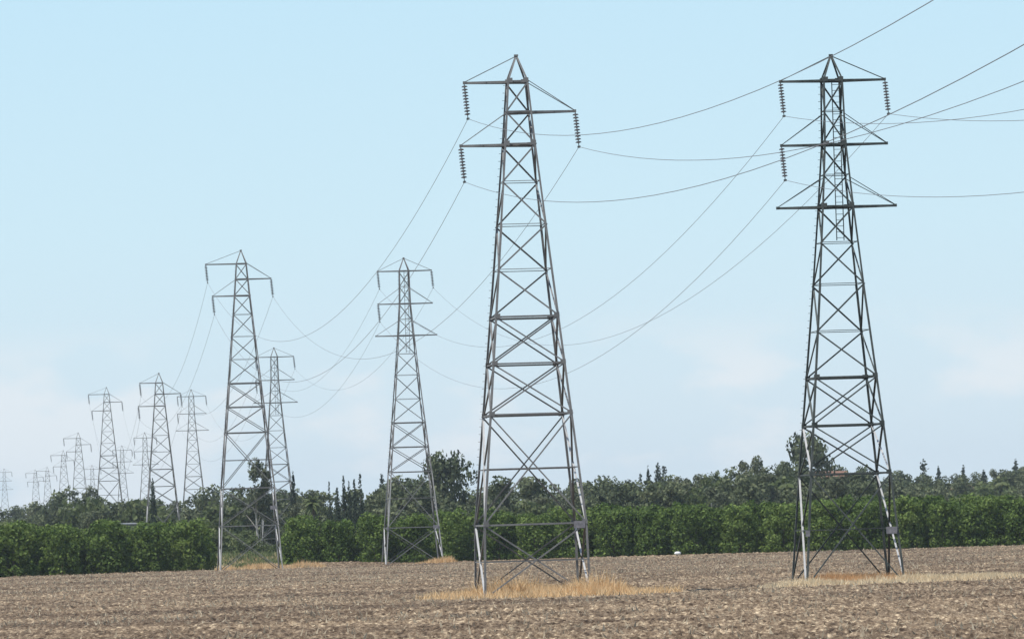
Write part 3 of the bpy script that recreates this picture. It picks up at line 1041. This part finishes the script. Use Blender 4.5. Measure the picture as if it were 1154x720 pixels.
# palm
def make_palm(px, py, Yd):
    X, Z = at(px, py, Yd)
    g0 = gzf(X, Yd); h = Z - g0
    root = empty('palm_tree', (X, Yd, g0))
    mb = MB(); mb.tube([(0, 0, -0.3), (0.15, 0, h * 0.5), (0, 0, h - 1.2)], [0.38, 0.26, 0.24], 8)
    mb.build('trunk', M['bark'], root)
    g = np.random.default_rng(5)
    V, Fc = [], []
    for k in range(46):
        az = g.uniform(0, 6.28); el = g.uniform(-0.7, 1.3)
        L = g.uniform(1.6, 2.3)
        d = np.array([math.cos(az), math.sin(az), 0.0]); side = np.array([-math.sin(az), math.cos(az), 0])
        prev = None
        for q in range(6):
            t = q / 5
            p = np.array([0, 0, h - 1.2]) + d * L * t * math.cos(el) + np.array([0, 0, L * t * math.sin(el) - 0.9 * t * t])
            w = 0.32 * math.sin(math.pi * min(0.97, t + 0.12))
            a0, a1 = len(V), len(V) + 1
            V.extend([p - side * w - np.array([0, 0, w * 0.5]), p, p + side * w - np.array([0, 0, w * 0.5])])
            if prev is not None: Fc.extend([(prev, prev + 1, a0 + 1, a0), (prev + 1, prev + 2, a0 + 2, a0 + 1)])
            prev = a0
    me = np_mesh('fronds', np.array(V), np.array(Fc), {'tint': g.uniform(0.3, 0.8, len(Fc))})
    link('fronds', me, M['shrub_leaf'], root)
    tag(root, 'squat palm with a drooping pale crown left of the cypress row', 'palm')
make_palm(352, 556, 790)

# ------------------------------------------------------------------ dry grass round the pylon feet, weeds in the gap
def grass_patch(name, ells, mat, label, seed, w=0.03, lean=0.6):
    g = np.random.default_rng(seed)
    PP, HH = [], []
    for (cx, cy, rx, ry, n_, h0, h1) in ells:
        x, y, r_ = patch_pts(g, n_, cx, cy, rx, ry)
        clump = vnoise(x * 0.9, y * 0.6, seed + 3)
        kp = g.uniform(0, 1, n_) < np.clip(1.5 * (1.12 - r_) * (0.35 + clump), 0, 1)
        x, y, r_, clump = x[kp], y[kp], r_[kp], clump[kp]
        PP.append(np.stack([x, y, gz(x, y) + 0.02], -1))
        HH.append(g.uniform(h0, h1, len(x)) * (0.5 + 0.9 * clump) * (1.15 - 0.6 * r_))
    o = link(name, blades(name, np.concatenate(PP), np.concatenate(HH), w, lean, None, seed + 1), M[mat])
    return tag(o, label, 'grass', kind='stuff')

xa, xb = ax_a(310), ax_b(322)
grass_patch('dry_grass', [(xa + 0.9, 308.5, 7.4, 8.0, 19000, 0.35, 0.95), (xa - 1.4, 311, 2.6, 4, 2200, 0.8, 1.75), (xa + 3.3, 307, 2.1, 4, 2400, 0.8, 1.6), (xa - 0.2, 313, 3.4, 3.0, 900, 0.6, 1.3)], 'straw',
            'tall golden dry grass round the feet of the grey pylon', 51, 0.036, 0.9)
grass_patch('dry_grass', [(xb + 2.2, 317, 7.6, 7.0, 18000, 0.3, 0.62), (xb + 6.0, 315, 5.4, 4.5, 14000, 0.32, 0.6), (xb - 2.5, 316.5, 3.0, 5, 3500, 0.3, 0.7)], 'pale_straw',
            'pale low dry grass round the feet of the dark pylon', 61, 0.035, 1.15)
grass_patch('rusty_weeds', [(xb + 0.7, 321.5, 3.9, 4.5, 10500, 0.45, 0.85)], 'rust_straw',
            'rust coloured dead weeds in the middle of the dark pylon feet', 71)
xd = ax_b(631)
grass_patch('dry_grass', [(xd + 3.2, 627.5, 1.9, 1.6, 1500, 0.5, 1.1), (xd + 1.5, 628, 3.4, 1.5, 900, 0.2, 0.5)], 'straw',
            'small golden grass tuft at the right foot of the six armed grey pylon', 81, 0.05)
xc = ax_a(611)
grass_patch('dry_grass', [(xc + 5.6, 622, 2.4, 5, 2200, 0.4, 0.9), (xc + 1.0, 625, 3.0, 5, 2200, 0.3, 0.9), (xc - 2.4, 618, 2.0, 4, 900, 0.3, 0.8), (xc + 0.5, 652, 7.0, 12, 4500, 0.25, 0.6), (xc - 3, 688, 16, 9, 3500, 0.25, 0.6)], 'straw',
            'golden dry grass in the gap between the orchard blocks', 91, 0.05)
grass_patch('green_weeds', [(xc + 1.0, 672, 6.0, 12, 7000, 0.5, 1.1), (xc + 4.6, 650, 2.2, 10, 1800, 0.4, 0.9), (xc - 1.5, 634, 2.4, 5, 1500, 0.4, 1.0), (xc - 2, 689, 15, 8, 7000, 0.4, 0.9)], 'weed',
            'green weeds growing in the gap between the orchard blocks', 95, 0.07)

# ------------------------------------------------------------------ small things
# white sack under the orchard edge
X, Z = at(763, 628, 618)
g = np.random.default_rng(3)
U, V_ = 20, 10
vs = []
for i in range(V_ + 1):
    ph = math.pi * i / V_
    for j in range(U):
        th = 2 * math.pi * j / U
        k = 1 + 0.06 * math.sin(3 * th + 1) * math.sin(ph) + 0.04 * math.sin(5 * th)
        vs.append((0.46 * k * math.sin(ph) * math.cos(th), 0.34 * k * math.sin(ph) * math.sin(th), 0.27 + 0.27 * math.cos(ph) * (1 if ph < 1.6 else 0.9)))
fs = [(i * U + j, i * U + (j + 1) % U, (i + 1) * U + (j + 1) % U, (i + 1) * U + j) for i in range(V_) for j in range(U)]
m, n, l, b = new_mat('white_plastic')
a = noise(n, l, 3, 3, 0.5)
r = ramp(n, [(0.3, (0.66, 0.66, 0.64)), (0.7, (0.80, 0.80, 0.79))])
l.new(a.outputs['Fac'], r.inputs['Fac']); l.new(r.outputs['Color'], b.inputs['Base Color'])
vs = [(a_ * 0.8, b_ * 0.8, c_ * 0.8) for a_, b_, c_ in vs]
sack = link('sack', np_mesh('sack', vs, np.array(fs)[:, ::-1], smooth=True), m)
sack.location = (X, 616.5, float(fieldz(np.array([X]), np.array([616.5]))[0]) - 0.02)
tag(sack, 'small rounded white sack lying at the foot of the right orchard block', 'sack')

# pale houses on the wooded rise at right
def plain(name, c0, c1, sc=0.8):
    m, n, l, b = new_mat(name)
    a = noise(n, l, sc, 4, 0.6)
    r = ramp(n, [(0.3, c0), (0.7, c1)])
    l.new(a.outputs['Fac'], r.inputs['Fac']); l.new(r.outputs['Color'], b.inputs['Base Color'])
    b.inputs['Roughness'].default_value = 0.85
    return m
M['plaster'] = plain('pale_plaster', (0.52, 0.49, 0.44), (0.64, 0.61, 0.56))
M['tile'] = plain('roof_tile', (0.15, 0.085, 0.06), (0.22, 0.12, 0.08))
M['glass'] = plain('window_glass', (0.03, 0.035, 0.04), (0.05, 0.055, 0.06))
M['grey_sheet'] = plain('grey_sheet_metal', (0.13, 0.14, 0.15), (0.2, 0.21, 0.22))

def house(px, py, Yd, w, d, h, roof_h, label, mats=('plaster', 'tile'), rz=0.0, name='house'):
    X, Z = at(px, py, Yd)
    z0 = gzf(X, Yd) - 0.3
    h = max(h, Z - z0 - roof_h)
    root = empty(name, (X, Yd, z0), rz)
    mb = MB(); mb.box((0, 0, h / 2), (w, d, h)); wl_ = mb.build('wall', M[mats[0]], root)
    ov = 0.4
    v = [(-w/2-ov, -d/2-ov, h), (w/2+ov, -d/2-ov, h), (w/2+ov, d/2+ov, h), (-w/2-ov, d/2+ov, h), (-w/2-ov+1, 0, h+roof_h), (w/2+ov-1, 0, h+roof_h),
         (-w/2-ov, -d/2-ov, h+0.15), (w/2+ov, -d/2-ov, h+0.15), (w/2+ov, d/2+ov, h+0.15), (-w/2-ov, d/2+ov, h+0.15)]
    f = [(3, 2, 1, 0), (0, 1, 7, 6), (1, 2, 8, 7), (2, 3, 9, 8), (3, 0, 6, 9), (6, 7, 5, 4), (8, 9, 4, 5), (7, 8, 5), (9, 6, 4)]
    me = bpy.data.meshes.new('roof'); me.from_pydata(v, [], f); me.update()
    link('roof', me, M[mats[1]], root)
    k = max(2, int(w // 3.5))
    for i in range(k):
        mb = MB(); xw = -w / 2 + w * (i + 0.5) / k
        mb.box((xw, -d / 2 - 0.02, h - 1.5), (1.2, 0.08, 1.2)); wo = mb.build('window', M['glass'], root)
    tag(root, label, 'house' if name == 'house' else 'shed')
house(1059, 549, 1330, 9, 8, 3.0, 1.6, 'pale house half hidden by trees right of the dark pylon', rz=0.2)
house(1098, 546, 1380, 8, 8, 3.0, 1.5, 'small pale house among trees toward the right edge', rz=-0.15)
house(926, 531, 1120, 11, 9, 4.0, 2.4, 'house with a red brown tiled roof seen through the dark pylon', rz=0.1)
house(139, 589, 905, 5, 6, 2.0, 0.3, 'low grey shed half hidden behind the left orchard block', ('grey_sheet', 'grey_sheet'), 0.1, 'shed')

# ------------------------------------------------------------------ air
m = bpy.data.materials.new('haze')
m.use_nodes = True
nt = m.node_tree
nt.nodes.clear()
o_ = nt.nodes.new('ShaderNodeOutputMaterial')
pv = nt.nodes.new('ShaderNodeVolumePrincipled')
pv.inputs['Color'].default_value = (0.80, 0.90, 1.0, 1)
pv.inputs['Density'].default_value = 0.60e-4
pv.inputs['Anisotropy'].default_value = 0.0
nt.links.new(pv.outputs['Volume'], o_.inputs['Volume'])
mb = MB(); mb.box((0, 3045, 39), (5400, 6500, 80))
hz = mb.build('haze', m)
tag(hz, 'pale summer haze lying over the fields and trees', 'haze', kind='stuff')
